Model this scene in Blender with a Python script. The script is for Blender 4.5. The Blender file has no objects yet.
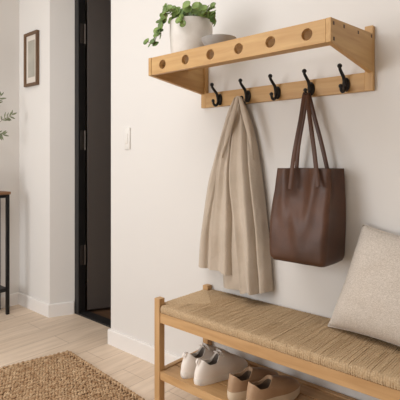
import bpy, bmesh, math, random
from mathutils import Vector, Matrix, noise
R = random.Random(7)
S = bpy.context.scene
COL = S.collection
PI = math.pi

# ------------------------------------------------------------------ camera model (used to read real positions off the photo)
F, TH, YH, H = 446.95, 0.7242, 161.05, 1.1
CT, ST = math.cos(TH), math.sin(TH)
def ray(x, y):
    k = (x-200)/F
    return Vector((k*CT-ST, k*ST+CT, -(y-YH)/F))
def onY(x, y, Y):
    r = ray(x, y); return r*(Y/r.y)+Vector((0, 0, H))
def onX(x, y, X):
    r = ray(x, y); return r*(X/r.x)+Vector((0, 0, H))
def onZ(x, y, z):
    r = ray(x, y); return r*((z-H)/r.z)+Vector((0, 0, H))

# ------------------------------------------------------------------ materials
def lin(c):
    c = c/255
    return c/12.92 if c <= .04045 else ((c+.055)/1.055)**2.4
def rgb(r, g, b): return (lin(r), lin(g), lin(b), 1)

def mat(name, col, rough=.6, metal=0, col2=None, scale=(1, 1, 1), nscale=8, detail=4, ramp=(.35, .65),
        bump=0, bscale=60, bdist=.002, bvec=(1, 1, 1), sheen=0, spec=.5, kind='noise', distort=0):
    m = bpy.data.materials.new(name); m.use_nodes = True
    nt = m.node_tree; N = nt.nodes; L = nt.links
    b = N['Principled BSDF']
    b.inputs['Base Color'].default_value = col
    b.inputs['Roughness'].default_value = rough
    b.inputs['Metallic'].default_value = metal
    b.inputs['Specular IOR Level'].default_value = spec
    if sheen:
        b.inputs['Sheen Weight'].default_value = sheen
        b.inputs['Sheen Roughness'].default_value = .5
    tc = N.new('ShaderNodeTexCoord')
    if col2 is not None:
        mp = N.new('ShaderNodeMapping'); mp.inputs['Scale'].default_value = scale
        L.new(tc.outputs['Object'], mp.inputs['Vector'])
        n = N.new('ShaderNodeTexNoise'); n.inputs['Scale'].default_value = nscale
        n.inputs['Detail'].default_value = detail; n.inputs['Distortion'].default_value = distort
        L.new(mp.outputs[0], n.inputs['Vector'])
        r = N.new('ShaderNodeValToRGB')
        r.color_ramp.elements[0].position = ramp[0]; r.color_ramp.elements[0].color = col
        r.color_ramp.elements[1].position = ramp[1]; r.color_ramp.elements[1].color = col2
        L.new(n.outputs['Fac'], r.inputs['Fac'])
        L.new(r.outputs['Color'], b.inputs['Base Color'])
    if bump:
        mp2 = N.new('ShaderNodeMapping'); mp2.inputs['Scale'].default_value = bvec
        L.new(tc.outputs['Object'], mp2.inputs['Vector'])
        n2 = N.new('ShaderNodeTexNoise'); n2.inputs['Scale'].default_value = bscale; n2.inputs['Detail'].default_value = 3
        L.new(mp2.outputs[0], n2.inputs['Vector'])
        bp = N.new('ShaderNodeBump'); bp.inputs['Strength'].default_value = bump; bp.inputs['Distance'].default_value = bdist
        L.new(n2.outputs['Fac'], bp.inputs['Height']); L.new(bp.outputs[0], b.inputs['Normal'])
    return m

def woodmat(name, a, c, axis='x', rough=.5):
    sc = {'x': (1.2, 14, 14), 'y': (14, 1.2, 14), 'z': (14, 14, 1.2)}[axis]
    return mat(name, a, rough, col2=c, scale=sc, nscale=3.2, detail=6, ramp=(.3, .72), bump=.15, bscale=9, bvec=sc, bdist=.001, distort=.6)

M = {}
M['wall'] = mat('wall_paint', rgb(223, 219, 214), .9, bump=.06, bscale=160, bdist=.001, spec=.2)
M['trim'] = mat('trim_paint', rgb(232, 227, 222), .6, spec=.3)
M['ceil'] = mat('ceiling_paint', rgb(236, 233, 228), .9)
OA, OB = rgb(200, 161, 106), rgb(180, 137, 83)
for ax in 'xyz': M['oak_'+ax] = woodmat('oak_'+ax, OA, OB, ax)
BA, BB = rgb(200, 160, 112), rgb(178, 136, 88)
for ax in 'xyz': M['bench_'+ax] = woodmat('bench_oak_'+ax, BA, BB, ax)
M['darkwood'] = woodmat('walnut', rgb(112, 84, 58), rgb(86, 62, 42), 'z')
M['plug'] = mat('dark_plug', rgb(70, 44, 26), .6)
M['consoletop'] = woodmat('console_top_wood', rgb(150, 110, 76), rgb(118, 82, 52), 'y')
M['black'] = mat('black_metal', rgb(26, 25, 25), .38, metal=.3, spec=.5)
M['blackpaint'] = mat('black_paint', rgb(30, 28, 27), .5)
M['door'] = mat('door_paint', rgb(70, 62, 57), .45, bump=.05, bscale=40, spec=.5)
M['hinge'] = mat('hinge_metal', rgb(92, 84, 78), .35, metal=.7)
M['cord'] = mat('paper_cord', rgb(206, 180, 145), .85, col2=rgb(172, 143, 107), scale=(1, 1, 1), nscale=260, detail=3, ramp=(.3, .7), bump=.4, bscale=420, bdist=.002)
M['cordcore'] = mat('cord_core', rgb(140, 110, 74), .9)
M['jute'] = mat('jute', rgb(206, 176, 140), .95, col2=rgb(158, 122, 86), nscale=45, detail=4, ramp=(.28, .66), bump=.6, bscale=300, bdist=.003)
M['jutebase'] = mat('jute_base', rgb(104, 74, 46), .95)
M['coat'] = mat('coat_cotton', rgb(197, 182, 165), .85, col2=rgb(184, 169, 151), nscale=5, bump=.5, bscale=32, bdist=.008, sheen=.25, spec=.2)
M['coatin'] = mat('coat_lining', rgb(140, 122, 104), .9)
M['leather'] = mat('brown_leather', rgb(88, 56, 38), .46, col2=rgb(68, 43, 29), nscale=7, detail=5, bump=.22, bscale=130, bdist=.0015, spec=.4)
M['leatherin'] = mat('leather_lining', rgb(58, 36, 26), .8)
M['linen'] = mat('linen', rgb(216, 206, 195), .95, col2=rgb(180, 168, 154), scale=(1, 1, 2.2), nscale=230, detail=3, ramp=(.3, .7), bump=.45, bscale=330, bdist=.002, bvec=(1, 1, 1.6), sheen=.2, spec=.15)
M['white'] = mat('white_leather', rgb(240, 231, 222), .6, bump=.1, bscale=120, spec=.35)
M['whitesole'] = mat('white_rubber', rgb(236, 230, 222), .55)
M['insole'] = mat('grey_insole', rgb(120, 110, 102), .9)
M['lace'] = mat('white_lace', rgb(230, 224, 216), .9)
M['tan'] = mat('tan_leather', rgb(180, 150, 121), .5, col2=rgb(166, 134, 105), nscale=9, bump=.12, bscale=120, spec=.35)
M['cream'] = mat('cream_rubber', rgb(214, 196, 172), .6)
M['darkin'] = mat('dark_shoe_lining', rgb(92, 74, 58), .85)
M['ceramic'] = mat('white_ceramic', rgb(222, 216, 208), .55, col2=rgb(212, 205, 196), nscale=20)
M['stone'] = mat('grey_ceramic', rgb(172, 168, 164), .55, col2=rgb(158, 154, 150), nscale=25)
M['soil'] = mat('soil', rgb(60, 44, 32), .95, bump=.8, bscale=90, bdist=.004)
M['leaf'] = mat('green_leaf', rgb(126, 148, 70), .5, col2=rgb(76, 102, 44), nscale=18, ramp=(.35, .65))
M['stem'] = mat('plant_stem', rgb(116, 98, 60), .7)
M['olive'] = mat('olive_leaf', rgb(124, 130, 98), .6, col2=rgb(102, 108, 78), nscale=30)
M['switch'] = mat('switch_plastic', rgb(226, 222, 216), .4)
M['paper'] = mat('picture_mat', rgb(214, 205, 194), .8)
M['print'] = mat('picture_print', rgb(178, 172, 160), .8, col2=rgb(158, 154, 142), nscale=7)
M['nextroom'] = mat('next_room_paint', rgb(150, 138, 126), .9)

def floor_mat():
    m = bpy.data.materials.new('oak_floor'); m.use_nodes = True
    nt = m.node_tree; N = nt.nodes; L = nt.links; b = N['Principled BSDF']
    tc = N.new('ShaderNodeTexCoord')
    mp = N.new('ShaderNodeMapping'); mp.inputs['Rotation'].default_value = (0, 0, PI/2)
    L.new(tc.outputs['Object'], mp.inputs['Vector'])
    br = N.new('ShaderNodeTexBrick')
    br.inputs['Color1'].default_value = rgb(234, 214, 192); br.inputs['Color2'].default_value = rgb(225, 204, 181)
    br.inputs['Mortar'].default_value = rgb(190, 168, 146)
    br.inputs['Scale'].default_value = 1; br.inputs['Mortar Size'].default_value = .0018
    br.inputs['Brick Width'].default_value = 1.5; br.inputs['Row Height'].default_value = .17
    br.offset = .37
    L.new(mp.outputs[0], br.inputs['Vector'])
    mp2 = N.new('ShaderNodeMapping'); mp2.inputs['Scale'].default_value = (14, 1.3, 1)
    L.new(tc.outputs['Object'], mp2.inputs['Vector'])
    n = N.new('ShaderNodeTexNoise'); n.inputs['Scale'].default_value = 2.4; n.inputs['Detail'].default_value = 6; n.inputs['Distortion'].default_value = .5
    L.new(mp2.outputs[0], n.inputs['Vector'])
    r = N.new('ShaderNodeValToRGB'); r.color_ramp.elements[0].position = .3; r.color_ramp.elements[1].position = .7
    r.color_ramp.elements[0].color = (.80, .77, .74, 1); r.color_ramp.elements[1].color = (1, 1, 1, 1)
    L.new(n.outputs['Fac'], r.inputs['Fac'])
    mx = N.new('ShaderNodeMix'); mx.data_type = 'RGBA'; mx.blend_type = 'MULTIPLY'; mx.inputs[0].default_value = 1
    L.new(br.outputs['Color'], mx.inputs[6]); L.new(r.outputs['Color'], mx.inputs[7])
    L.new(mx.outputs[2], b.inputs['Base Color'])
    b.inputs['Roughness'].default_value = .5; b.inputs['Specular IOR Level'].default_value = .35
    return m
M['floor'] = floor_mat()

# ------------------------------------------------------------------ mesh helpers
def origin(o):
    v = Vector((0, 0, 0))
    while o is not None:
        v = v+o.location; o = o.parent
    return v
def finish(name, bm, m, parent=None, smooth=40, org=None, keep=False):
    """link bm (given in world coordinates) as ONE mesh object"""
    bmesh.ops.recalc_face_normals(bm, faces=bm.faces)
    o = bpy.data.objects.new(name, bpy.data.meshes.new(name))
    if parent is not None: base = origin(parent)
    elif org is not None: base = Vector(org); o.location = base
    else: base = Vector((0, 0, 0))
    if not keep: bmesh.ops.translate(bm, verts=bm.verts, vec=-base)
    bm.to_mesh(o.data); bm.free()
    if smooth:
        for p in o.data.polygons: p.use_smooth = True
        o.data.set_sharp_from_angle(angle=math.radians(smooth))
    for mm in (m if isinstance(m, list) else [m]): o.data.materials.append(mm)
    COL.objects.link(o)
    if parent is not None: o.parent = parent
    return o
def tag(o, label, cat, group=None):
    o['label'] = label; o['category'] = cat
    if group: o['group'] = group
    return o
def thing(name, label, cat, loc, group=None):
    o = bpy.data.objects.new(name, None); COL.objects.link(o); o.empty_display_size = .05
    o.location = loc
    return tag(o, label, cat, group)
def struct(name, bm, m, parent=None, smooth=0):
    o = finish(name, bm, m, parent, smooth)
    if parent is None: o['kind'] = 'structure'
    return o

def box(bm, x0, x1, y0, y1, z0, z1, bev=0, seg=2, mx=None):
    r = bmesh.ops.create_cube(bm, size=1)
    vs = r['verts']
    for v in vs:
        v.co = Vector((x0+(v.co.x+.5)*(x1-x0), y0+(v.co.y+.5)*(y1-y0), z0+(v.co.z+.5)*(z1-z0)))
    if mx is not None: bmesh.ops.transform(bm, matrix=mx, verts=vs)
    if bev:
        es = {e for v in vs for e in v.link_edges}
        bmesh.ops.bevel(bm, geom=list(es), offset=bev, segments=seg, affect='EDGES', profile=.5)
def bx(*a, **k):
    bm = bmesh.new(); box(bm, *a, **k); return bm
def prism(bm, pts, ext):
    """closed polygon pts (Vectors) extruded by ext"""
    a = [bm.verts.new(p) for p in pts]; b = [bm.verts.new(Vector(p)+Vector(ext)) for p in pts]
    bm.faces.new(a); bm.faces.new(b[::-1])
    n = len(pts)
    for i in range(n): bm.faces.new((a[i], a[(i+1) % n], b[(i+1) % n], b[i]))
def loft(bm, rings, cap0=True, cap1=True, closed=True):
    V = [[bm.verts.new(p) for p in r] for r in rings]
    n = len(V[0])
    for i in range(len(V)-1):
        for j in range(n if closed else n-1):
            bm.faces.new((V[i][j], V[i][(j+1) % n], V[i+1][(j+1) % n], V[i+1][j]))
    if closed and cap0: bm.faces.new(V[0][::-1])
    if closed and cap1: bm.faces.new(V[-1])
    return V
def tube(bm, pts, rad, seg=8, caps=True, flat=None, fixed=None):
    """round (or flattened: flat=(wide, thin)) tube through pts; rad may be a list"""
    pts = [Vector(p) for p in pts]; n = len(pts)
    rings = []; prev = None
    for i, p in enumerate(pts):
        t = (pts[min(i+1, n-1)]-pts[max(i-1, 0)]).normalized()
        ref = Vector(fixed) if fixed is not None else (prev if prev is not None else (Vector((0, 0, 1)) if abs(t.z) < .9 else Vector((0, 1, 0))))
        a = (ref-t*ref.dot(t)).normalized(); b = t.cross(a); prev = a
        r = rad[i] if isinstance(rad, (list, tuple)) else rad
        ra, rb = (r, r) if flat is None else flat
        rings.append([p+a*math.cos(2*PI*k/seg)*ra+b*math.sin(2*PI*k/seg)*rb for k in range(seg)])
    loft(bm, rings, caps, caps)
def curve_pts(P, n):
    """Catmull-Rom through P"""
    P = [Vector(p) for p in P]; Q = [P[0]*2-P[1]]+P+[P[-1]*2-P[-2]]
    out = []; m = len(P)-1
    for i in range(n+1):
        t = i/n*m; k = min(int(t), m-1); u = t-k
        a, b, c, d = Q[k:k+4]
        out.append(.5*((2*b)+(c-a)*u+(2*a-5*b+4*c-d)*u*u+(3*b-a-3*c+d)*u**3))
    return out
def lathe(bm, prof, c, seg=40, cap0=True, cap1=True):
    c = Vector(c)
    rings = [[c+Vector((r*math.cos(2*PI*k/seg), r*math.sin(2*PI*k/seg), z)) for k in range(seg)] for r, z in prof]
    loft(bm, rings, cap0, cap1)
def sphere(bm, c, r, sc=(1, 1, 1), u=12, v=8):
    mx = Matrix.Translation(Vector(c)) @ Matrix.Diagonal((*sc, 1))
    bmesh.ops.create_uvsphere(bm, u_segments=u, v_segments=v, radius=r, matrix=mx)
def lerp(a, b, t): return a+(b-a)*t
def sm(a, b, x):
    t = min(1, max(0, (x-a)/(b-a))); return t*t*(3-2*t)
def interp(P, t):
    for (a, va), (b, vb) in zip(P, P[1:]):
        if t <= b: return lerp(va, vb, max(0, (t-a)/(b-a)))
    return P[-1][1]

# ------------------------------------------------------------------ the setting
D = 1.66                                   # main wall plane
XL, XR, YF, ZC = -3.33, 1.6, -2.0, 2.75
XO0, XO1 = -2.884, -2.184                  # doorway opening in the main wall
YT = .16                                   # wall thickness
# floor (also runs into the next room)
struct('floor', bx(XL-.2, XR+.2, YF-.2, D+YT+.03, -.08, 0), M['floor'])
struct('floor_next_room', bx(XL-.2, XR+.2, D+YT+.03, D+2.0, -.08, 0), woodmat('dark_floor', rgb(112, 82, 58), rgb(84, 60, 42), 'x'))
struct('ceiling', bx(XL-.2, XR+.2, YF-.2, D+2.0, ZC, ZC+.08), M['ceil'])
bm = bmesh.new()
box(bm, XO1, XR, D, D+YT, 0, ZC)
struct('wall_back', bm, M['wall'])
bm = bmesh.new()
prism(bm, [Vector((XL, D, 0)), Vector((XO0, D, 0)), Vector((-2.814, D+YT, 0)), Vector((XL, D+YT, 0))], (0, 0, ZC))
struct('wall_back', bm, M['wall'])
bm = bmesh.new(); prism(bm, [Vector((XO0, D, 2.46)), Vector((XO1, D, 2.46)), Vector((XO1, D+YT, 2.46)), Vector((-2.814, D+YT, 2.46))], (0, 0, ZC-2.46))
struct('wall_back', bm, M['wall'])
struct('wall_left', bx(XL-.12, XL, YF, D+YT, 0, ZC), M['wall'])
struct('wall_right', bx(XR, XR+.12, YF, D+YT, 0, ZC), M['wall'])
# wall with the window, behind the camera to the left
WX0, WX1, WZ0, WZ1 = -3.15, -1.55, .5, 2.3
bm = bmesh.new()
box(bm, XL, WX0, YF-.14, YF, 0, ZC); box(bm, WX1, XR, YF-.14, YF, 0, ZC)
box(bm, WX0, WX1, YF-.14, YF, 0, WZ0); box(bm, WX0, WX1, YF-.14, YF, WZ1, ZC)
struct('wall_front', bm, M['wall'])
bm = bmesh.new()
for a, b in ((WX0, WX0+.05), (WX1-.05, WX1), ((WX0+WX1)/2-.03, (WX0+WX1)/2+.03)): box(bm, a, b, YF-.12, YF-.06, WZ0, WZ1)
box(bm, WX0, WX1, YF-.12, YF-.06, WZ0, WZ0+.05); box(bm, WX0, WX1, YF-.12, YF-.06, WZ1-.05, WZ1)
struct('window_1', bm, M['trim'])
# next room behind the doorway
bm = bmesh.new()
box(bm, -3.6, -3.5, D+YT, D+2, 0, ZC); box(bm, -1.2, -1.1, D+YT, D+2, 0, ZC); box(bm, -3.6, -1.1, D+1.9, D+2, 0, ZC)
struct('wall_next_room', bm, M['nextroom'])
# baseboards
def baseboard(name, pts, h=.09, t=.014):
    """pts run along the wall, room on the right-hand side of the run"""
    bm = bmesh.new()
    n = len(pts); P = [Vector((p[0], p[1], 0)) for p in pts]
    def off(i):
        ds = []
        if i > 0: ds.append((P[i]-P[i-1]).normalized())
        if i < n-1: ds.append((P[i+1]-P[i]).normalized())
        ns = [Vector((d.y, -d.x, 0)) for d in ds]
        m = sum(ns, Vector()).normalized(); return m*(t/max(.3, m.dot(ns[0])))
    prof = [(0, 0), (1, 0), (1, h-.006), (.7, h), (0, h)]
    loft(bm, [[P[i]+off(i)*a+Vector((0, 0, z)) for a, z in prof] for i in range(n)])
    return struct(name, bm, M['trim'])
baseboard('baseboard_back', [(XO1, D+YT-.02), (XO1, D), (XR, D)])
baseboard('baseboard_left', [(XL, YF), (XL, D), (XO0, D), (-2.82, D+YT-.01)])

# door: black frame, threshold, leaf standing ajar into the next room
YD = D+YT
bm = bmesh.new()
box(bm, -2.814, -2.765, YD-.005, YD+.055, 0, 2.46, bev=.003); box(bm, -2.20, -2.15, YD, YD+.10, 0, 2.46)
box(bm, -2.765, -2.20, YD, YD+.10, 2.40, 2.46)
struct('trim_1', bm, M['blackpaint'])
struct('trim_2', bx(-2.765, -2.20, YD-.005, YD+.075, 0, .012, bev=.002), M['blackpaint'])
hx, hy = -2.775, YD+.066
ang = math.radians(62)
mx = Matrix.Translation((hx, hy, 0)) @ Matrix.Rotation(ang, 4, 'Z')
door = struct('door_1', bx(.008, .60, -.02, .02, .022, 2.39, bev=.002, mx=mx), M['door'])
for z in (2.017, 1.25, .424):
    bm = bmesh.new()
    box(bm, -2.7655, -2.762, YD+.012, YD+.046, z-.07, z+.07, bev=.001)
    tube(bm, [(-2.760, YD+.049, z-.072), (-2.760, YD+.049, z+.072)], .006, 10)
    for q in (-.045, 0, .045): sphere(bm, (-2.762, YD+.028, z+q), .0035, u=8, v=6)
    finish('hinge', bm, M['hinge'], door)
# light switch
c = onY(128, 138.5, D)
sw = thing('light_switch', 'white rocker light switch on the wall beside the doorway', 'light switch', (c.x, D, c.z))
finish('plate', bx(c.x-.024, c.x+.024, D-.009, D, c.z-.062, c.z+.062, bev=.003), M['switch'], sw)
finish('rocker', bx(c.x-.011, c.x+.011, D-.013, D-.008, c.z-.028, c.z+.028, bev=.002), M['switch'], sw)

# ------------------------------------------------------------------ framed picture
fx0, fx1, fz0, fz1 = -3.215, -3.025, 1.655, 2.05
pf = thing('picture_frame', 'small walnut framed picture on the wall left of the dark door', 'picture', (-3.137, D, fz0))
bm = bmesh.new(); w = .021; t0, t1 = D-.024, D-.001
outer = [(fx0, fz0), (fx1, fz0), (fx1, fz1), (fx0, fz1)]; inner = [(fx0+w, fz0+w), (fx1-w, fz0+w), (fx1-w, fz1-w), (fx0+w, fz1-w)]
rings = []
for (ox, oz), (ix, iz) in zip(outer, inner):
    rings.append([Vector((ox, t1, oz)), Vector((ox, t0, oz)), Vector((ix, t0+.003, iz)), Vector((ix, t1, iz))])
loft(bm, rings+[rings[0]], False, False)
bmesh.ops.remove_doubles(bm, verts=bm.verts, dist=1e-5)
finish('frame', bm, M['darkwood'], pf, 20)
finish('mat_board', bx(fx0+w, fx1-w, D-.012, D-.004, fz0+w, fz1-w), M['paper'], pf, 0)
finish('print', bx(fx0+.048, fx1-.048, D-.0135, D-.012, fz0+.065, fz1-.06), M['print'], pf, 0)

# ------------------------------------------------------------------ console table and olive branches
cX0, cX1, cY0, cY1, cZ = -3.318, -3.15, .55, 1.50, .88
ct = thing('console_table', 'narrow console table with wooden top and black metal legs', 'console table', ((cX0+cX1)/2, (cY0+cY1)/2, 0))
finish('tabletop', bx(cX0, cX1+.004, cY0-.004, cY1+.006, cZ-.02, cZ, bev=.002), M['consoletop'], ct)
for x in (cX0+.012, cX1-.012):
    for y in (cY0+.012, cY1-.012):
        finish('leg', bx(x-.011, x+.011, y-.011, y+.011, 0, cZ-.02, bev=.002), M['black'], ct)
bm = bmesh.new()
for x in (cX0+.012, cX1-.012): box(bm, x-.010, x+.010, cY0+.02, cY1-.02, cZ-.042, cZ-.021)
finish('apron', bm, M['black'], ct)
finish('lower_shelf', bx(cX0+.006, cX1-.006, cY0+.012, cY1-.012, .165, .19, bev=.002), M['black'], ct)

va = (-3.235, 1.33, cZ)
vs = thing('olive_vase', 'small vase of thin green olive branches on the console table', 'vase', va)
bm = bmesh.new()
lathe(bm, [(.03, 0), (.042, .01), (.05, .06), (.044, .12), (.024, .17), (.022, .2), (.018, .2), (.018, .1)], va, 28)
finish('vase_body', bm, M['ceramic'], vs)
def leaf(bm, base, d, n, ln, w, curl=.15):
    """lens-shaped thick leaf from base along d, facing n"""
    d = Vector(d).normalized(); n = Vector(n); n = (n-d*n.dot(d)).normalized(); s = d.cross(n)
    prof = [(0, .05), (.2, .7), (.5, 1), (.8, .65), (1, .04)]
    top = []
    for t, q in prof:
        c = Vector(base)+d*ln*t-n*curl*ln*t*t
        top.append([c-s*w*q*.5+n*.0004, c+n*.0016, c+s*w*q*.5+n*.0004, c-n*.0012])
    loft(bm, top)
sb = bmesh.new(); lb = bmesh.new()
tips = [onX(12, 115, -3.18), onX(1, 96, -3.22), onX(3, 135, -3.18)]
for tp in tips:
    st = Vector(va)+Vector((0, 0, .19))
    mid = st.lerp(tp, .55)+Vector((0, 0, .09))
    P = curve_pts([st-Vector((0, 0, .12)), st, mid, tp], 16)
    tube(sb, P, [.0026-.0016*i/16 for i in range(17)], 6)
    for i in range(12, 17):
        d = (P[min(i+1, 16)]-P[i-1]).normalized()
        for sgn in (-1, 1):
            if i == 16 and sgn < 0: q = d
            else: q = (d*.7+Vector((.5, -.1, .1)).cross(d).normalized()*sgn*.8+Vector((R.uniform(-.3, .3), R.uniform(-.3, .3), R.uniform(-.2, .3))))
            leaf(lb, P[i], q, (.7+R.uniform(-.4, .4), -.7, .3), R.uniform(.036, .05), R.uniform(.011, .015))
finish('stem', sb, M['stem'], vs); finish('foliage', lb, M['olive'], vs)

# ------------------------------------------------------------------ wall rack with coat hooks
X0, X1 = -1.442, -.608
RF = D-.365                                  # front face of the fascia
ZF0, ZF1 = 1.468, 1.5418
RT = .022                                    # rail thickness
rack = thing('wall_rack', 'oak wall shelf with round holes in its front and five black hooks', 'wall rack', ((X0+X1)/2, D, 1.3585))
TP = .018
def fascia():
    bm = bmesh.new()
    x0, x1 = X0+TP+.0022, X1-TP-.0008
    holes = [(-1.355, 1.5045), (-1.224, 1.5045), (-1.094, 1.5045), (-.961, 1.5045), (-.827, 1.5045), (-.690, 1.5045)]
    r = .0195; K = 24
    cuts = [x0]+[(a[0]+b[0])/2 for a, b in zip(holes, holes[1:])]+[x1]
    def ringpt(cx, cz, k):
        a = 2*PI*k/K; return cx+r*math.cos(a), cz+r*math.sin(a)
    for Y, flip in ((RF, 0), (RF+.018, 1)):
        for i, (cx, cz) in enumerate(holes):
            l, rr = cuts[i], cuts[i+1]
            outer = []
            for k in range(K):
                a = 2*PI*k/K; dx, dz = math.cos(a), math.sin(a)
                t = min(((rr-cx)/dx if dx > 1e-6 else (l-cx)/dx if dx < -1e-6 else 9), ((ZF1-cz)/dz if dz > 1e-6 else (ZF0-cz)/dz if dz < -1e-6 else 9))
                outer.append((cx+dx*t, cz+dz*t))
            cor = {}
            for qx, qz in ((l, ZF0), (rr, ZF0), (rr, ZF1), (l, ZF1)):
                k = int((math.atan2(qz-cz, qx-cx) % (2*PI))/(2*PI)*K); cor[k] = (qx, qz)
            for k in range(K):
                k2 = (k+1) % K
                pts = [ringpt(cx, cz, k), outer[k]]
                if k in cor:
                    q = cor[k]
                    if all((q[0]-o[0])**2+(q[1]-o[1])**2 > 1e-10 for o in (outer[k], outer[k2])): pts.append(q)
                pts += [outer[k2], ringpt(cx, cz, k2)]
                vs = [bm.verts.new((p[0], Y, p[1])) for p in pts]
                bm.faces.new(vs)
    for cx, cz in holes:
        for k in range(K):
            a, b = ringpt(cx, cz, k), ringpt(cx, cz, k+1)
            bm.faces.new([bm.verts.new(v) for v in ((a[0], RF, a[1]), (b[0], RF, b[1]), (b[0], RF+.018, b[1]), (a[0], RF+.018, a[1]))])
    for z in (ZF0, ZF1): bm.faces.new([bm.verts.new(v) for v in ((x0, RF, z), (x1, RF, z), (x1, RF+.018, z), (x0, RF+.018, z))])
    for x in (x0, x1): bm.faces.new([bm.verts.new(v) for v in ((x, RF, ZF0), (x, RF, ZF1), (x, RF+.018, ZF1), (x, RF+.018, ZF0))])
    bmesh.ops.remove_doubles(bm, verts=bm.verts, dist=1e-5)
    return bm
finish('front_board', fascia(), M['oak_x'], rack, 30)
SB = D-RT
for x in (X0, X1-TP):
    bm = bmesh.new()
    prism(bm, [Vector((x, RF-.001, ZF0-.001)), Vector((x, SB, 1.4235)), Vector((x, SB, 1.566)), Vector((x, RF-.001, ZF1+.001))], (TP, 0, 0))
    bmesh.ops.bevel(bm, geom=list(bm.edges), offset=.0012, segments=1, affect='EDGES')
    sp = finish('side_panel', bm, M['oak_y'], rack, 20)
    xo = X1 if x > -1 else X0
    for y, z in ((RF+.018, 1.528), (RF+.020, 1.480), (RF+.095, 1.535), (RF+.21, 1.5405), (SB-.012, 1.553)):
        finish('dowel_plug', bx(xo-.0015, xo+.0008, y-.0045, y+.0045, z-.0055, z+.0055), M['plug'], sp, 0)
for x in (X0, X1-.030):
    finish('post', bx(x, x+.030, SB, D-.0005, 1.3585, 1.596, bev=.0015), M['oak_z'], rack, 20)
finish('hook_rail', bx(X0+.030, X1-.030, SB+.001, D-.0005, 1.3585, 1.4271, bev=.001), M['oak_x'], rack, 20)
finish('shelf_board', bx(X0+TP, X1-TP, RF+.018, RF+.235, 1.520, 1.532), M['oak_x'], rack, 20)
# hooks
def hook_mesh():
    hb = bmesh.new()
    up = curve_pts([(0, -.010, -.004), (0, -.017, .012), (0, -.024, .026), (0, -.042, .040), (0, -.056, .052), (0, -.058, .060)], 18)
    tube(hb, up, [.0076-.0022*i/18 for i in range(19)], 10)
    sphere(hb, (0, -.058, .063), .0092)
    lo = curve_pts([(0, -.008, -.004), (0, -.016, -.020), (0, -.030, -.030), (0, -.044, -.026), (0, -.049, -.014)], 16)
    tube(hb, lo, [.0072-.0018*i/16 for i in range(17)], 10)
    sphere(hb, (0, -.0495, -.0105), .0082)
    pb = bmesh.new()
    rings = []
    for y, q in ((0, 1), (-.005, 1), (-.009, .8), (-.011, .45)):
        rings.append([Vector((  .0150*q*math.cos(2*PI*k/24), y, .027*q*math.sin(2*PI*k/24))) for k in range(24)])
    loft(pb, rings)
    for z in (-.019, .019): sphere(pb, (0, -.009, z), .0028, u=8, v=6)
    return hb, pb
hxs = [-1.324, -1.162, -1.009, -.853, -.708]
HZ = 1.389
hb, pb = hook_mesh()
first = finish('coat_hook', hb, M['black'], rack, 50, keep=True)
fplate = finish('back_plate', pb, M['black'], first, 50, keep=True)
for i, x in enumerate(hxs):
    if i == 0: h, p = first, fplate
    else:
        h = first.copy(); COL.objects.link(h); h.parent = rack
        p = fplate.copy(); COL.objects.link(p); p.parent = h
    h.location = Vector((x, SB, HZ))-rack.location

# ------------------------------------------------------------------ plant and bowl on the rack
pc = Vector((-1.305, 1.418, 1.532))
pot = thing('potted_plant', 'white ceramic pot of trailing round-leaved plant on the wall rack', 'plant', pc)
bm = bmesh.new()
lathe(bm, [(.070, 0), (.080, .004), (.089, .05), (.093, .11), (.092, .155), (.090, .165), (.085, .165), (.084, .145), (.0, .145)], pc, 44, cap1=False)
bmesh.ops.remove_doubles(bm, verts=bm.verts, dist=1e-5)
finish('pot', bm, M['ceramic'], pot)
bm = bmesh.new(); lathe(bm, [(.083, .150), (.05, .158), (.01, .160)], pc, 28)
finish('soil', bm, M['soil'], pot)
def coin(bm, c, n, r):
    """round fleshy leaf, slightly cupped"""
    n = Vector(n).normalized(); a = n.orthogonal().normalized(); b = n.cross(a)
    K = 12; rot = R.uniform(0, 6)
    def ring(rr, h, notch=0):
        return [Vector(c)+(a*math.cos(2*PI*k/K+rot)+b*math.sin(2*PI*k/K+rot))*rr*(1-(.18*notch if k == 0 else 0))*(1+.05*math.sin(2*2*PI*k/K))+n*h for k in range(K)]
    loft(bm, [ring(r*.25, -.0016), ring(r*.95, .0002, 1), ring(r, .0012, 1), ring(r*.93, .0026, 1), ring(r*.3, .0008)])
lb = bmesh.new(); sb = bmesh.new()
rim = pc+Vector((0, 0, .165))
VIEW = Vector((-.2, -.9, -.1))
def trail(px, depth, rad=None, leaves=1.0, r0=.0165):
    """stem from the soil through the picture-read points at distance depth from the wall"""
    P = [onY(x, y, Y) for (x, y), Y in zip(px, depth)]
    st = rim+Vector(((P[0].x-rim.x)*.3, (P[0].y-rim.y)*.3, -.01))
    Q = curve_pts([st]+P, 8*len(P))
    tube(sb, Q, .0014, 5)
    i = 5
    while i < len(Q):
        p = Q[i]; sgn = -1 if R.random() < .5 else 1
        off = Vector((R.uniform(-.6, .6)+sgn*.4, R.uniform(-.8, .1), R.uniform(-.5, .6)))*.016
        tube(sb, [p, p+off], .0009, 4)
        coin(lb, p+off, (R.uniform(-.5, .5), R.uniform(-1, -.4), R.uniform(-.1, .9)), R.uniform(.8, 1.15)*r0)
        i += R.choice([2, 3, 3])
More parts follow.
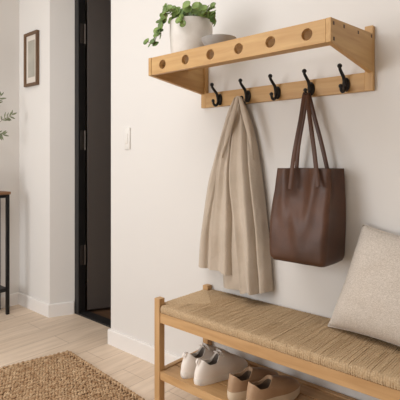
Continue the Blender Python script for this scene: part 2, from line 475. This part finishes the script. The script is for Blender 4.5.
# trailing strand over the left side of the pot
trail([(172, 14), (166, 9), (162, 22), (160, 30), (156, 38), (154, 44), (148, 42)], [1.36, 1.32, 1.31, 1.31, 1.31, 1.31, 1.31], r0=.0155)
trail([(176, 14), (168, 8), (165, 18), (161, 27), (161, 36)], [1.38, 1.32, 1.31, 1.31, 1.31], r0=.0155)
trail([(180, 16), (175, 10), (170, 10)], [1.36, 1.33, 1.31])
trail([(184, 16), (180, 20), (184, 25)], [1.35, 1.315, 1.31], r0=.014)
trail([(206, 14), (213, 14), (216, 22)], [1.40, 1.42, 1.43], r0=.014)
trail([(204, 12), (212, 9), (214, 5)], [1.40, 1.42, 1.43], r0=.014)
for k in range(58):
    a = R.uniform(0, 2*PI); q = math.sqrt(R.random())*.098
    st = rim+Vector((math.cos(a)*q*.6, math.sin(a)*q*.6, -.012))
    tp = rim+Vector((math.cos(a)*q, math.sin(a)*q, R.uniform(0, .052)*(1-(q/.13)**2)+.004))
    if R.random() < .35: tp += Vector((.02, -.01, .012))
    tube(sb, [st, st.lerp(tp, .5)+Vector((0, 0, .01)), tp], .0011, 4)
    coin(lb, tp, (math.cos(a)*.6+.25, math.sin(a)*.5-.9, R.uniform(0, .7)), R.uniform(.014, .0195))
finish('stem', sb, M['stem'], pot); finish('foliage', lb, M['leaf'], pot)

bc = onY(219, 49, 1.405); bc.z = 1.532
bowl = bmesh.new()
lathe(bowl, [(.028, 0), (.034, .002), (.034, .008), (.05, .022), (.064, .042), (.0715, .058), (.0725, .061), (.070, .062), (.066, .057), (.05, .03), (.02, .014), (.004, .013)], bc, 40)
tag(finish('bowl', bowl, M['stone'], org=bc), 'small grey ceramic bowl on the wall rack beside the plant pot', 'bowl')

# ------------------------------------------------------------------ coat
def poly(P, n, Yf):
    """picture-read polyline sampled evenly in height -> world points on plane Y"""
    out = []
    for i in range(n+1):
        y = lerp(P[0][1], P[-1][1], i/n)
        x = interp([(b, a) for a, b in P], y)
        out.append((x, y))
    # light smoothing
    for _ in range(2):
        out = [out[0]]+[((out[i-1][0]+2*out[i][0]+out[i+1][0])/4, out[i][1]) for i in range(1, n)]+[out[-1]]
    return [onY(x, y, Yf) for x, y in out]
def drape(Lp, Rp, Yb, depth, folds, n=46, m=40, hem=None, seed=0, edge=.55):
    """hanging cloth panel between two outlines: closed body, rounded front with folds.
    depth(v): how far it stands out; folds: list of (u at top, u at bottom, width, height)"""
    bm = bmesh.new()
    Ym = Yb-.008
    A, B = poly(Lp, n, Ym), poly(Rp, n, Ym)
    rings = []
    for i in range(n+1):
        v = i/n; ring = []
        d = depth(v)
        for j in range(m+1):
            u = j/m
            p = A[i].lerp(B[i], u)
            prof = max(0, 1-abs(2*u-1)**2.6)**edge
            h = d*prof
            for (u0, u1, w, a) in folds:
                uc = lerp(u0, u1, v)+.02*math.sin(v*7+seed+u0*9)
                q = (u-uc)/w
                h += a*math.exp(-q*q)*min(1, v*3+.15)*(prof**.5)
            h += .010*noise.noise(Vector((u*2.4+seed, v*4.5, 1.3)))*prof*min(1, v*3)
            z = p.z
            if hem is not None:
                z += hem(u)*sm(.55, 1, v)
            ring.append(Vector((p.x, Yb-max(h, .0)-.003, z)))
        back = [Vector((q.x, Yb, q.z)) for q in ring[::-1]]
        rings.append(ring+back)
    V = loft(bm, rings, True, False)
    # hem: turn the edge up inside so the cloth reads as a hollow shell
    last = rings[-1]; mid = m+1
    ins = [Vector((p.x, p.y+(.006 if k < mid else -.001), p.z+.001)) for k, p in enumerate(last)]
    ins2 = [Vector((p.x, min(p.y+.006, Yb-.0005) if k < mid else Yb-.001, p.z+.05)) for k, p in enumerate(last)]
    W = [[bm.verts.new(p) for p in r] for r in (ins2,)]
    nn = len(last)
    for k in range(nn): bm.faces.new((V[-1][k], V[-1][(k+1) % nn], W[0][(k+1) % nn], W[0][k]))
    bm.faces.new(W[0])
    return bm
top = onY(237, 97, 1.59)
coat = thing('coat', 'beige cotton coat hanging from the second black hook', 'coat', (top.x, 1.60, .56))
# back of the coat (right, longest)
bm = drape([(236, 97.5), (230, 112), (225, 140), (222, 170), (221, 200), (222, 240), (224, 286)],
           [(240, 97.5), (246, 108), (252, 125), (257.5, 150), (262, 180), (266, 215), (269, 245), (272, 291)],
           1.648, lambda v: .018+.03*sm(0, .5, v), [(.75, .82, .05, .010), (.9, .93, .05, .008)], seed=1)
finish('back_panel', bm, M['coat'], coat, 70)
# left front: sleeve behind, front edge over it
L0 = [(234.5, 98), (228.5, 109), (222.5, 132), (217, 155), (211, 178), (207, 200), (204, 225), (202, 245), (201, 263)]
L1 = [(236, 97.5), (232, 118), (227, 140), (223.5, 160), (220, 190), (217.5, 215), (215.5, 240), (214, 268)]
L2 = [(237, 97), (235.5, 118), (234.3, 140), (234, 165), (236, 195), (239.5, 230), (245.5, 290.5)]
L3 = [(239.5, 98), (244.5, 114), (248, 135), (251, 158), (255, 190), (259, 225), (263, 291.5)]
def sh(P, dx): return [(x+dx*min(1, (y-97)/60), y) for x, y in P]
bm = drape(L0, sh(L1, 4), 1.634, lambda v: .012+.036*sm(0, .55, v), [(.5, .35, .16, .008), (.8, .62, .06, -.012)], seed=4, edge=.5,
           hem=lambda u: -.006*math.sin(u*PI))
finish('sleeve', bm, M['coat'], coat, 70)
L2A = [(237, 97), (236.5, 115), (235.2, 140), (234.3, 170), (234.3, 200), (235, 235), (236, 273)]
bm = drape(L1, L2A, 1.628, lambda v: .014+.044*sm(0, .5, v), [(.10, .08, .08, .012), (.6, .45, .2, -.016), (.92, .85, .10, .008)], seed=6, edge=.3,
           hem=lambda u: .004*math.sin(u*5))
finish('front_panel', bm, M['coat'], coat, 70)
# right front over the back
bm = drape(L2, L3, 1.622, lambda v: .018+.044*sm(0, .5, v), [(.12, .10, .10, .012), (.45, .45, .16, -.012), (.85, .78, .12, .012)], seed=9, edge=.28,
           hem=lambda u: -.003*math.sin(u*9))
finish('front_panel', bm, M['coat'], coat, 70)
R0 = [(240.5, 98), (246, 108), (252, 125), (257.5, 150), (262, 180), (266, 215), (269, 245), (271.5, 290.5)]
bm = drape(sh(L3, -3), R0, 1.640, lambda v: .014+.036*sm(0, .5, v), [(.55, .6, .16, .006), (.35, .38, .07, -.008)], seed=12, edge=.45)
finish('sleeve', bm, M['coat'], coat, 70)
# flat collar folded along the neck opening
def band(Pa, Pb, Y):
    bm = bmesh.new(); n = 18
    a = poly(Pa, n, Y); b = poly(Pb, n, Y); rings = []
    for i in range(n+1):
        st = .020*sm(0, .9, i/n)
        ring = [a[i].lerp(b[i], q)+Vector((0, -.006*math.sin(PI*q)+st*0, 0)) for q in (0, .2, .5, .8, 1)]
        rings.append(ring+[p+Vector((0, .005, 0)) for p in ring[::-1]])
    loft(bm, rings); return bm
finish('collar', band([(236.5, 96), (231, 112), (226, 130), (222, 158)], [(239, 96), (236, 112), (230.5, 132), (222.5, 158)], 1.570), M['coat'], coat, 60)
finish('collar', band([(238, 96), (241, 112), (246, 130), (253.5, 160)], [(241, 97), (246.5, 112), (250.5, 130), (254, 160)], 1.566), M['coat'], coat, 60)
# loop over the hook
bm = bmesh.new()
hz = HZ
tube(bm, curve_pts([(-1.169, 1.598, 1.355), (-1.1665, 1.592, 1.372), (-1.164, 1.5955, 1.3785), (-1.1615, 1.604, 1.372), (-1.159, 1.61, 1.355)], 14), 1, 8, flat=(.004, .0016), fixed=(1, 0, 0))
finish('hanging_loop', bm, M['coat'], coat, 60)

# ------------------------------------------------------------------ tote bag
YB0 = 1.476                                     # front of the bag at its base
bl = onY(268.5, 259, YB0); br = onY(323.5, 269.5, YB0); tl = onY(276, 168.5, 1.515); tr = onY(330, 168.5, 1.515)
bag = thing('tote_bag', 'dark brown leather tote bag hanging from the fourth hook', 'bag', ((bl.x+br.x)/2, 1.57, bl.z))
def bag_body():
    bm = bmesh.new(); n = 34; rings = []
    NF, NS = 40, 14
    for i in range(n+1):
        v = i/n                                  # 0 base, 1 top
        xl = lerp(bl.x, tl.x, v)-.006*math.sin(PI*v); xr = lerp(br.x, tr.x, v)+.007*math.sin(PI*v)
        z = lerp(bl.z, tl.z, v)
        yf = lerp(YB0, 1.515, v)-.012*math.sin(PI*min(1, v*1.3)); yb = lerp(1.650, 1.636, v)
        if v < .06: k = 1-v/.06; xl += .010*k*k; xr -= .006*k*k; yf += .008*k*k; yb -= .004*k*k
        ring = []
        for j in range(NF+1):                    # front, left to right
            u = j/NF; x = lerp(xl, xr, u)
            h = 0
            # soft pleats falling from the strap ends, hollow between them at the top
            for uu, a in ((.18, .010), (.74, .012)):
                c = uu+(.5-uu)*(1-v)*.5
                h += a*math.exp(-((u-c)/.09)**2)*sm(.15, .75, v)
            h -= .020*math.exp(-((u-.47)/.22)**2)*sm(.3, 1, v)
            h += .010*math.exp(-((u-lerp(.62, .30, v))/.12)**2)*math.exp(-((v-.45)/.25)**2)
            h += .006*noise.noise(Vector((u*3, v*4, 2.2)))
            e = min(u, 1-u); rd = .010
            yc = yf-h*min(1, e*10)+rd*max(0, 1-e*14)**2
            ring.append(Vector((x, yc, z)))
        for j in range(1, NS):                   # right gusset, pinched in towards the top
            u = j/NS; pin = .026*math.sin(PI*u)*sm(.25, 1, v)
            ring.append(Vector((xr-pin+.004*math.sin(PI*u)*(1-v), lerp(yf+.01, yb, u), z)))
        for j in range(NF+1):
            u = j/NF; ring.append(Vector((lerp(xr, xl, u), yb, z)))
        for j in range(1, NS):
            u = j/NS; pin = .02*math.sin(PI*u)*sm(.25, 1, v)
            ring.append(Vector((xl+pin, lerp(yb, yf+.01, u), z)))
        rings.append(ring)
    V = loft(bm, rings, True, False)
    cx = sum((p.x for p in rings[-1]))/len(rings[-1]); cy = sum((p.y for p in rings[-1]))/len(rings[-1])
    prev = V[-1]; nn = len(prev)
    for dz, q, ri in ((.0015, .985, -1), (-.03, .97, -3), (-.2, .93, -18)):
        src = rings[ri]
        cur = [bm.verts.new((cx+(p.x-cx)*q, cy+(p.y-cy)*(q-.02 if q < .98 else q), rings[-1][0].z+dz)) for p in src]
        for k in range(nn): bm.faces.new((prev[k], prev[(k+1) % nn], cur[(k+1) % nn], cur[k]))
        prev = cur
    bm.faces.new(prev)
    return bm
finish('bag_body', bag_body(), M['leather'], bag, 60)
hk = Vector((hxs[3], 1.594, HZ-.028))           # seat of the hook's lower prong
def strap(pa, Ya, pb, Yb, dx, dy):
    a, b = onY(*pa, Ya), onY(*pb, Yb)
    la = a+Vector((0, 0, .0)); 
    h0 = hk+Vector((-.006+dx, dy-.001, -.006)); h1 = hk+Vector((.006+dx, dy+.002, -.006)); ht = hk+Vector((dx, dy, .004))
    pts = curve_pts([a, a.lerp(h0, .35)+Vector((-.003, -.004, 0)), a.lerp(h0, .75), h0, ht, h1, b.lerp(h1, .75), b.lerp(h1, .35)+Vector((.004, -.004, 0)), b], 48)
    bm = bmesh.new(); tube(bm, pts, 1, 8, flat=(.0084, .0022), fixed=(1, .15, 0)); return bm
finish('strap', strap((290, 189), 1.483, (318, 187), 1.478, 0, -.004), M['leather'], bag, 60)
finish('strap', strap((296.5, 170), 1.618, (327.5, 170), 1.618, .001, .012), M['leather'], bag, 60)

# ------------------------------------------------------------------ bench
bX0, bX1 = -1.419, -.219
bYf, bYb = 1.308, 1.655
PZ, PS = .5095, .0315
bench = thing('bench', 'long oak bench with a woven cord seat and a low slatted shelf', 'bench', ((bX0+bX1)/2, (bYf+bYb)/2, 0))
for x in (bX0, bX1-PS):
    for y in (bYf, bYb-PS):
        finish('leg', bx(x, x+PS, y, y+PS, 0, PZ+(.003 if y == bYf else -.007), bev=.002), M['bench_z'], bench, 20)
z0, z1 = .411, .454
for y in (bYf+.004, bYb-.028):
    finish('seat_rail', bx(bX0+PS, bX1-PS, y, y+.024, z0, z1, bev=.0015), M['bench_x'], bench, 20)
for x in (bX0+.004, bX1-.028):
    finish('seat_rail', bx(x, x+.024, bYf+PS, bYb-PS, z0, z1, bev=.0015), M['bench_y'], bench, 20)
z0, z1 = .170, .204
for y in (bYf+.004, bYb-.026):
    finish('shelf_rail', bx(bX0+PS, bX1-PS, y, y+.022, z0, z1, bev=.0015), M['bench_x'], bench, 20)
for x in (bX0+.005, bX1-.027):
    finish('shelf_rail', bx(x, x+.022, bYf+PS, bYb-PS, z0, z1, bev=.0015), M['bench_y'], bench, 20)
ns = 4; ya, yb = bYf+.027, bYb-.027
pit = (yb-ya)/ns
for k in range(ns):
    finish('shelf_slat', bx(bX0+.028, bX1-.028, ya+k*pit+.003, ya+(k+1)*pit-.003, .184, .200, bev=.0015), M['bench_x'], bench, 20)
# woven seat: cords run from every edge to the mitred seams
SZ = .4845; SB0 = .4570
seat = bmesh.new()
e0, e1, f0, f1 = bX0+.004, bX1-.004, bYf+.003, bYb-.003
core = [(e0+PS, f0+.004), (e1-PS, f0+.004), (e1-PS, f0+PS), (e1-.004, f0+PS), (e1-.004, f1-PS), (e1-PS, f1-PS), (e1-PS, f1-.004), (e0+PS, f1-.004), (e0+PS, f1-PS), (e0+.004, f1-PS), (e0+.004, f0+PS), (e0+PS, f0+PS)]
prism(seat, [Vector((a, b, SB0+.002)) for a, b in core], (0, 0, SZ-SB0-.005))
finish('seat_core', seat, M['cordcore'], bench, 0)
def cords():
    bm = bmesh.new(); pit = .0074; r = .0041
    hd = (f1-f0)/2
    def strand(path, seg=6):
        tube(bm, path, r*R.uniform(.88, 1.08), seg)
    nx = int((e1-e0)/pit)
    for i in range(nx+1):
        x = e0+i*pit; lim = min(x-e0, e1-x, hd)
        if lim < PS+.001: continue
        for sgn, fe in ((1, f0), (-1, f1)):
            jx = lambda: R.uniform(-.0006, .0006)
            zz = SZ+R.uniform(-.0008, .0008); ye = fe+sgn*lim
            pa = [(x+jx(), fe+sgn*.002, SB0), (x+jx(), fe, SB0+.008), (x+jx(), fe, SZ-.011), (x+jx(), fe+sgn*.002, SZ-.006), (x+jx(), fe+sgn*.007, zz-r*.6)]
            k = max(1, int((lim-.01)/.04))
            for q in range(1, k+1): pa.append((x+jx(), lerp(fe+sgn*.009, ye, q/k), zz-r*.6+R.uniform(-.0004, .0004)-(.0015 if q == k else 0)))
            strand(pa)
    ny = int((f1-f0)/pit)
    for i in range(ny+1):
        y = f0+i*pit; lim = min(y-f0, f1-y)
        if lim < PS+.001: continue
        for sgn, ee in ((1, e0), (-1, e1)):
            zz = SZ+R.uniform(-.0008, .0008)
            pa = [(ee+sgn*.002, y, SB0), (ee, y, SB0+.008), (ee, y, SZ-.011), (ee+sgn*.003, y, SZ-.006), (ee+sgn*.009, y, zz-r*.6), (lerp(ee, ee+sgn*lim, .6), y+R.uniform(-.0006, .0006), zz-r*.6), (ee+sgn*lim, y, zz-r*.6-.0015)]
            strand(pa)
    return bm
finish('woven_seat', cords(), M['cord'], bench, 60)

# ------------------------------------------------------------------ cushion
LL, UL, UR, LR = Vector((-.740, 1.552, .490)), Vector((-.640, 1.628, .868)), Vector((-.262, 1.622, .815)), Vector((-.326, 1.490, .4875))
def cushion():
    bm = bmesh.new(); n = 40
    nrm = ((LR-LL).cross(UL-LL)).normalized()
    if nrm.y > 0: nrm = -nrm
    T = .085
    rows = {}
    for side in (1, -1):
        g = []
        for i in range(n+1):
            row = []
            for j in range(n+1):
                u, v = j/n, i/n
                a, b = 2*u-1, 2*v-1
                # edges bow in between the pinched corners
                uu = u+(.5-u)*.075*(1-b*b)*abs(a); vv = v+(.5-v)*.075*(1-a*a)*abs(b)
                p = LL.lerp(LR, uu).lerp(UL.lerp(UR, uu), vv)
                f = max(0, (1-abs(a)**2.6))**.45*max(0, (1-abs(b)**2.6))**.45
                h = T*f*(1+.10*noise.noise(Vector((u*2.6, v*2.6, side*3))))+.004*noise.noise(Vector((u*9, v*9, side)))*f
                p = p+nrm*h*side*(1 if side > 0 else .55)
                p.z = max(p.z, .4865)
                p.y = min(p.y, 1.652)
                row.append(p)
            g.append(row)
        if side == 1:
            Vf = [[bm.verts.new(p) for p in r] for r in g]
            V = Vf
        else:
            V = [[Vf[i][j] if i in (0, n) or j in (0, n) else bm.verts.new(g[i][j]) for j in range(n+1)] for i in range(n+1)]
        for i in range(n):
            for j in range(n): bm.faces.new((V[i][j], V[i][j+1], V[i+1][j+1], V[i+1][j]))
    return bm
cu = finish('cushion', cushion(), M['linen'], None, 80, org=((LL.x+LR.x)/2, 1.53, .4865))
tag(cu, 'oatmeal linen cushion leaning on the wall upon the bench', 'cushion')
bm = bmesh.new()
def edge_pt(u, v):
    a, b = 2*u-1, 2*v-1
    uu = u+(.5-u)*.075*(1-b*b)*abs(a); vv = v+(.5-v)*.075*(1-a*a)*abs(b)
    p = LL.lerp(LR, uu).lerp(UL.lerp(UR, uu), vv); p.z = max(p.z, .4895); p.y = min(p.y, 1.650); return p
loop = [edge_pt(t/20, 0) for t in range(20)]+[edge_pt(1, t/20) for t in range(20)]+[edge_pt(1-t/20, 1) for t in range(20)]+[edge_pt(0, 1-t/20) for t in range(21)]
tube(bm, loop, .0028, 6)
finish('piping', bm, M['linen'], cu, 60)

# ------------------------------------------------------------------ shoes
def shoe_base(t, ln, hw, heel_w):
    """half width of the sole at t (0 heel .. 1 toe)"""
    return 0
def outline(phi, ln, wh, wt):
    """sole outline; phi=0 toe tip, pi heel; returns (across, along)"""
    c, s = math.cos(phi), math.sin(phi)
    along = ln*(.5+.5*math.copysign(abs(c)**.88, c))
    t = along/ln
    w = lerp(wh, wt, sm(.15, .72, t))-.10*wt*math.exp(-((t-.42)/.14)**2)
    return math.copysign(abs(s)**.72, s)*w, along
def build_shoe(kind):
    """shoe pointing along +Y, heel at origin; returns dict of bmeshes"""
    N_ = 56; out = {}
    ln = .262
    if kind == 'sneaker':
        wh, wt = .032, .0385; st = .026; hh, hs, ht = .095, .074, .112; o0, o1 = .026, .126; ow = .0265
    else:
        wh, wt = .033, .0405; st = .034; hh, hs, ht = .092, .073, .096; o0, o1 = .010, .112; ow = .0315; ln = .242
    # sole
    bm = bmesh.new()
    rings = []
    for z, q in ((0, .985), (.003, 1.0), (st*.6, 1.02), (st, 1.015), (st, .9)):
        ring = []
        for k in range(N_):
            a, l = outline(2*PI*k/N_, ln, wh, wt)
            l2 = (l-ln/2)*q+ln/2
            ring.append(Vector((a*q, l2, z+(.010*sm(.72, 1, l/ln) if z < st*.5 else .004*sm(.8, 1, l/ln)))))
        rings.append(ring)
    loft(bm, rings); out['sole'] = bm
    # upper
    bm = bmesh.new(); NV = 14; rings = [[] for _ in range(NV+1)]
    top = []
    for k in range(N_):
        phi = 2*PI*k/N_
        a, l = outline(phi, ln, wh, wt); t = l/ln
        S_ = Vector((a, l, st-.002+.004*sm(.8, 1, t)))
        c, s = math.cos(phi), math.sin(phi)
        # collar / opening edge
        oc = (o0+o1)/2; oh = (o1-o0)/2
        ol = oc+oh*math.copysign(abs(c)**.9, c); oa = ow*math.copysign(abs(s)**.8, s)*(1-.25*sm(oc, o1, ol))
        tt = (ol-o0)/(o1-o0)
        if kind == 'sneaker':
            oz = lerp(hh, hs, sm(0, .34, tt)) if tt < .5 else lerp(hs, ht, sm(.62, 1, tt))
        else:
            oz = lerp(hh, hs, sm(0, .32, tt)) if tt < .5 else lerp(hs, ht, sm(.62, 1, tt))
        O = Vector((oa, ol, oz))
        zc = lerp(.075, .052 if kind == 'sneaker' else .062, sm(.45, .95, t))
        out_q = 1.06
        Cc = Vector((a*out_q, (l-ln/2)*1.01+ln/2, lerp(oz*.62, zc, sm(.3, .8, t))))
        front = sm(.55, 1, c*.5+.5)
        C2 = S_.lerp(O, .55)+Vector((0, 0, lerp(.012, .022, front)))
        if t > .55: C2.z = lerp(C2.z, .066, .5*front)
        for i in range(NV+1):
            v = i/NV
            p = S_*(1-v)**3+Cc*3*v*(1-v)**2+C2*3*v*v*(1-v)+O*v**3
            rings[i].append(p)
        top.append(O)
    V = loft(bm, rings, False, False)
    # lining: turn the collar over and go down inside
    prev = V[-1]; cen = Vector((0, (o0+o1)/2, 0))
    for q, dz in ((.97, .0018), (.90, .0005), (.86, -.012)):
        cur = [bm.verts.new((p.x*q, cen.y+(p.y-cen.y)*q, p.z+dz)) for p in top]
        for k in range(N_): bm.faces.new((prev[k], prev[(k+1) % N_], cur[(k+1) % N_], cur[k]))
        prev = cur
    out['upper'] = bm
    bm = bmesh.new()
    rr = [[Vector((p.x*q, cen.y+(p.y-cen.y)*q2, z if z else p.z-.010)) for p in top] for q, q2, z in ((.865, .865, 0), (.88, .86, .052), (.8, .82, .040))]
    loft(bm, rr, False, True); out['lining'] = bm
    if kind == 'sneaker':
        # tongue
        bm = bmesh.new(); rings = []
        for i in range(13):
            t = i/12
            y = lerp(.102, .158, t); z = lerp(.113, .078, t); w = lerp(.020, .016, t)
            rings.append([Vector((w*q, y+(.003*(1-q*q)), z-.006*q*q+d)) for q in (-1, -.5, 0, .5, 1) for d in (0,)]+[Vector((w*q, y+.004, z-.005-.006*q*q)) for q in (1, .5, 0, -.5, -1)])
        loft(bm, rings); out['tongue'] = bm
        bm = bmesh.new()
        for i in range(5):
            t = i/4; y = lerp(.118, .166, t); z = lerp(.104, .074, t)+.0035; w = lerp(.021, .019, t)
            sg = 1 if i % 2 else -1
            tube(bm, curve_pts([(-w, y+.004*sg, z-.008), (-w*.5, y, z), (w*.5, y, z), (w, y-.004*sg, z-.008)], 10), .0018, 6)
        # knot with two short ends
        for sg in (-1, 1):
            tube(bm, curve_pts([(0, .118, .114), (sg*.010, .116, .117), (sg*.019, .120, .108), (sg*.024, .126, .094)], 12), .0016, 6)
        out['laces'] = bm
        bm = bmesh.new()
        tube(bm, curve_pts([(0, .008, .082), (0, .006, .094), (0, .014, .102), (0, .024, .096)], 14), 1, 8, flat=(.005, .0015), fixed=(1, 0, 0))
        out['heel_tab'] = bm
    else:
        # raised apron seam across the vamp
        bm = bmesh.new()
        P = []
        for i in range(21):
            s = -1+2*i/20
            y = .140+.055*(1-s*s); x = .028*s
            P.append((x, y, lerp(.074, .076, (1-s*s))-.010*sm(.17, .21, y)))
        tube(bm, curve_pts(P, 30), .0016, 6); out['seam'] = bm
    return out
SHELF = .204-.004
mats = {'sneaker': {'sole': 'whitesole', 'upper': 'white', 'lining': 'insole', 'tongue': 'white', 'laces': 'lace', 'heel_tab': 'white'},
        'loafer': {'sole': 'cream', 'upper': 'tan', 'lining': 'darkin', 'seam': 'tan'}}
def make_shoe(kind, label, group):
    t = thing(kind, label, 'shoe', (0, 0, 0), group)
    for k, b in build_shoe(kind).items():
        finish(k, b, M[mats[kind][k]], t, 50)
    return t
def copy_thing(t, label):
    c = t.copy(); COL.objects.link(c); c['label'] = label
    for ch in list(t.children):
        d = ch.copy(); COL.objects.link(d); d.parent = c
    return c
sn = make_shoe('sneaker', 'white lace-up sneaker on the bench shelf nearest the bench end post', 'white sneakers on the bench shelf')
sn2 = copy_thing(sn, 'white lace-up sneaker on the bench shelf beside the tan loafers')
lo = make_shoe('loafer', 'tan slip-on loafer on the bench shelf next to the white sneakers', 'tan loafers on the bench shelf')
lo2 = copy_thing(lo, 'tan slip-on loafer on the bench shelf farthest from the white sneakers')
for o, x, y, r, fl in ((sn, -1.285, 1.338, -13, 1), (sn2, -1.203, 1.330, -15, -1), (lo, -1.032, 1.330, -16, 1), (lo2, -.942, 1.325, -18, -1)):
    o.location = (x, y, SHELF); o.rotation_euler = (0, 0, math.radians(r)); o.scale = (fl, 1, 1)

# ------------------------------------------------------------------ jute rug
rc = Vector((-2.256, 1.413, 0)); ru = Vector((.996, -.089, 0)); rv = Vector((-.22, -.975, 0)).normalized()
RU, RV = .765, 1.5
rug = thing('jute_rug', 'chunky braided jute rug on the oak floor', 'rug', rc+ru*RU/2+rv*RV/2)
bm = bmesh.new()
prism(bm, [rc+ru*a+rv*b+Vector((0, 0, .001)) for a, b in ((.008, .008), (RU-.008, .008), (RU-.008, RV-.008), (.008, RV-.008))], (0, 0, .007))
finish('backing', bm, M['jutebase'], rug, 0)
tmpl = bmesh.new(); bmesh.ops.create_uvsphere(tmpl, u_segments=7, v_segments=5, radius=1)
tv = [v.co.copy() for v in tmpl.verts]; tmpl.verts.ensure_lookup_table(); tmpl.verts.index_update(); tf = [[v.index for v in f.verts] for f in tmpl.faces]; tmpl.free()
def knots(cells):
    verts, faces = [], []
    for p, d, s, h, l, w in cells:
        b0 = len(verts)
        for v in tv: verts.append(p+d*v.x*l+s*v.y*w+Vector((0, 0, v.z*h)))
        faces += [[b0+i for i in f] for f in tf]
    me = bpy.data.meshes.new('k'); me.from_pydata(verts, [], faces)
    bm = bmesh.new(); bm.from_mesh(me); bpy.data.meshes.remove(me)
    return bm
cells = []
pu, pv = .017, .015
nu, nv = int((RU-.03)/pu), int((RV-.03)/pv)
for i in range(nu):
    for j in range(nv):
        p = rc+ru*(.022+i*pu+R.uniform(-.002, .002))+rv*(.02+(j+(.5 if i % 2 else 0))*pv+R.uniform(-.002, .002))+Vector((0, 0, .009+R.uniform(-.0018, .0018)))
        a = (.62 if i % 2 else -.62)+R.uniform(-.3, .3)
        d = rv*math.cos(a)+ru*math.sin(a); s = ru*math.cos(a)-rv*math.sin(a)
        cells.append((p, d, s, .0062*R.uniform(.8, 1.25), .0112*R.uniform(.85, 1.15), .0066*R.uniform(.85, 1.15)))
finish('weave', knots(cells), M['jute'], rug, 80)
cells = []
def border(a, b, n):
    for k in range(n):
        for q in (-1, 1):
            p = a.lerp(b, (k+.5+.25*q)/n); d = (b-a).normalized(); s = Vector((-d.y, d.x, 0))
            dd = (d*.8+s*.6*q).normalized(); ss = Vector((-dd.y, dd.x, 0))
            cells.append((p+s*q*.004+Vector((0, 0, .0095+R.uniform(-.001, .001))), dd, ss, .0085, .0145, .0075))
K = [rc, rc+ru*RU, rc+ru*RU+rv*RV, rc+rv*RV]
for k in range(4): border(K[k], K[(k+1) % 4], int((K[k]-K[(k+1) % 4]).length/.024))
finish('braided_border', knots(cells), M['jute'], rug, 80)

# ------------------------------------------------------------------ light
w = bpy.data.worlds.new('sky'); S.world = w; w.use_nodes = True
bg = w.node_tree.nodes['Background']; bg.inputs['Color'].default_value = (.85, .92, 1, 1); bg.inputs['Strength'].default_value = 1.0
def area(name, loc, target, sx, sy, power, col):
    l = bpy.data.lights.new(name, 'AREA'); l.shape = 'RECTANGLE'; l.size = sx; l.size_y = sy; l.energy = power; l.color = col
    o = bpy.data.objects.new(name, l); COL.objects.link(o); o.location = loc
    o.rotation_euler = (Vector(target)-Vector(loc)).to_track_quat('-Z', 'Y').to_euler()
    return o
area('window_daylight', ((WX0+WX1)/2, YF-.04, (WZ0+WZ1)/2), ((WX0+WX1)/2, 1, (WZ0+WZ1)/2), WX1-WX0-.1, WZ1-WZ0-.1, 54, (.955, .975, 1))
area('overhead_fill', (-1.5, .2, ZC-.03), (-1.5, .2, 0), 1.6, 1.2, 24, (.97, .98, 1))  # unseen soft fill added overhead to brighten floor, seat and shelves; no fixture

# ------------------------------------------------------------------ camera
cam = bpy.data.cameras.new('camera'); co = bpy.data.objects.new('camera', cam); COL.objects.link(co)
co.location = (0, 0, H); co.rotation_euler = (PI/2, 0, TH)
cam.sensor_width = 36; cam.lens = F/400*36; cam.shift_y = -(200-YH)/400
cam.clip_start = .02
S.camera = co
S.view_settings.view_transform = 'Standard'; S.view_settings.look = 'None'
S.view_settings.gamma = 1; S.view_settings.use_curve_mapping = False
S.view_settings.exposure = 0
S.cycles.use_denoising = True
S.cycles.max_bounces = 8; S.cycles.diffuse_bounces = 5
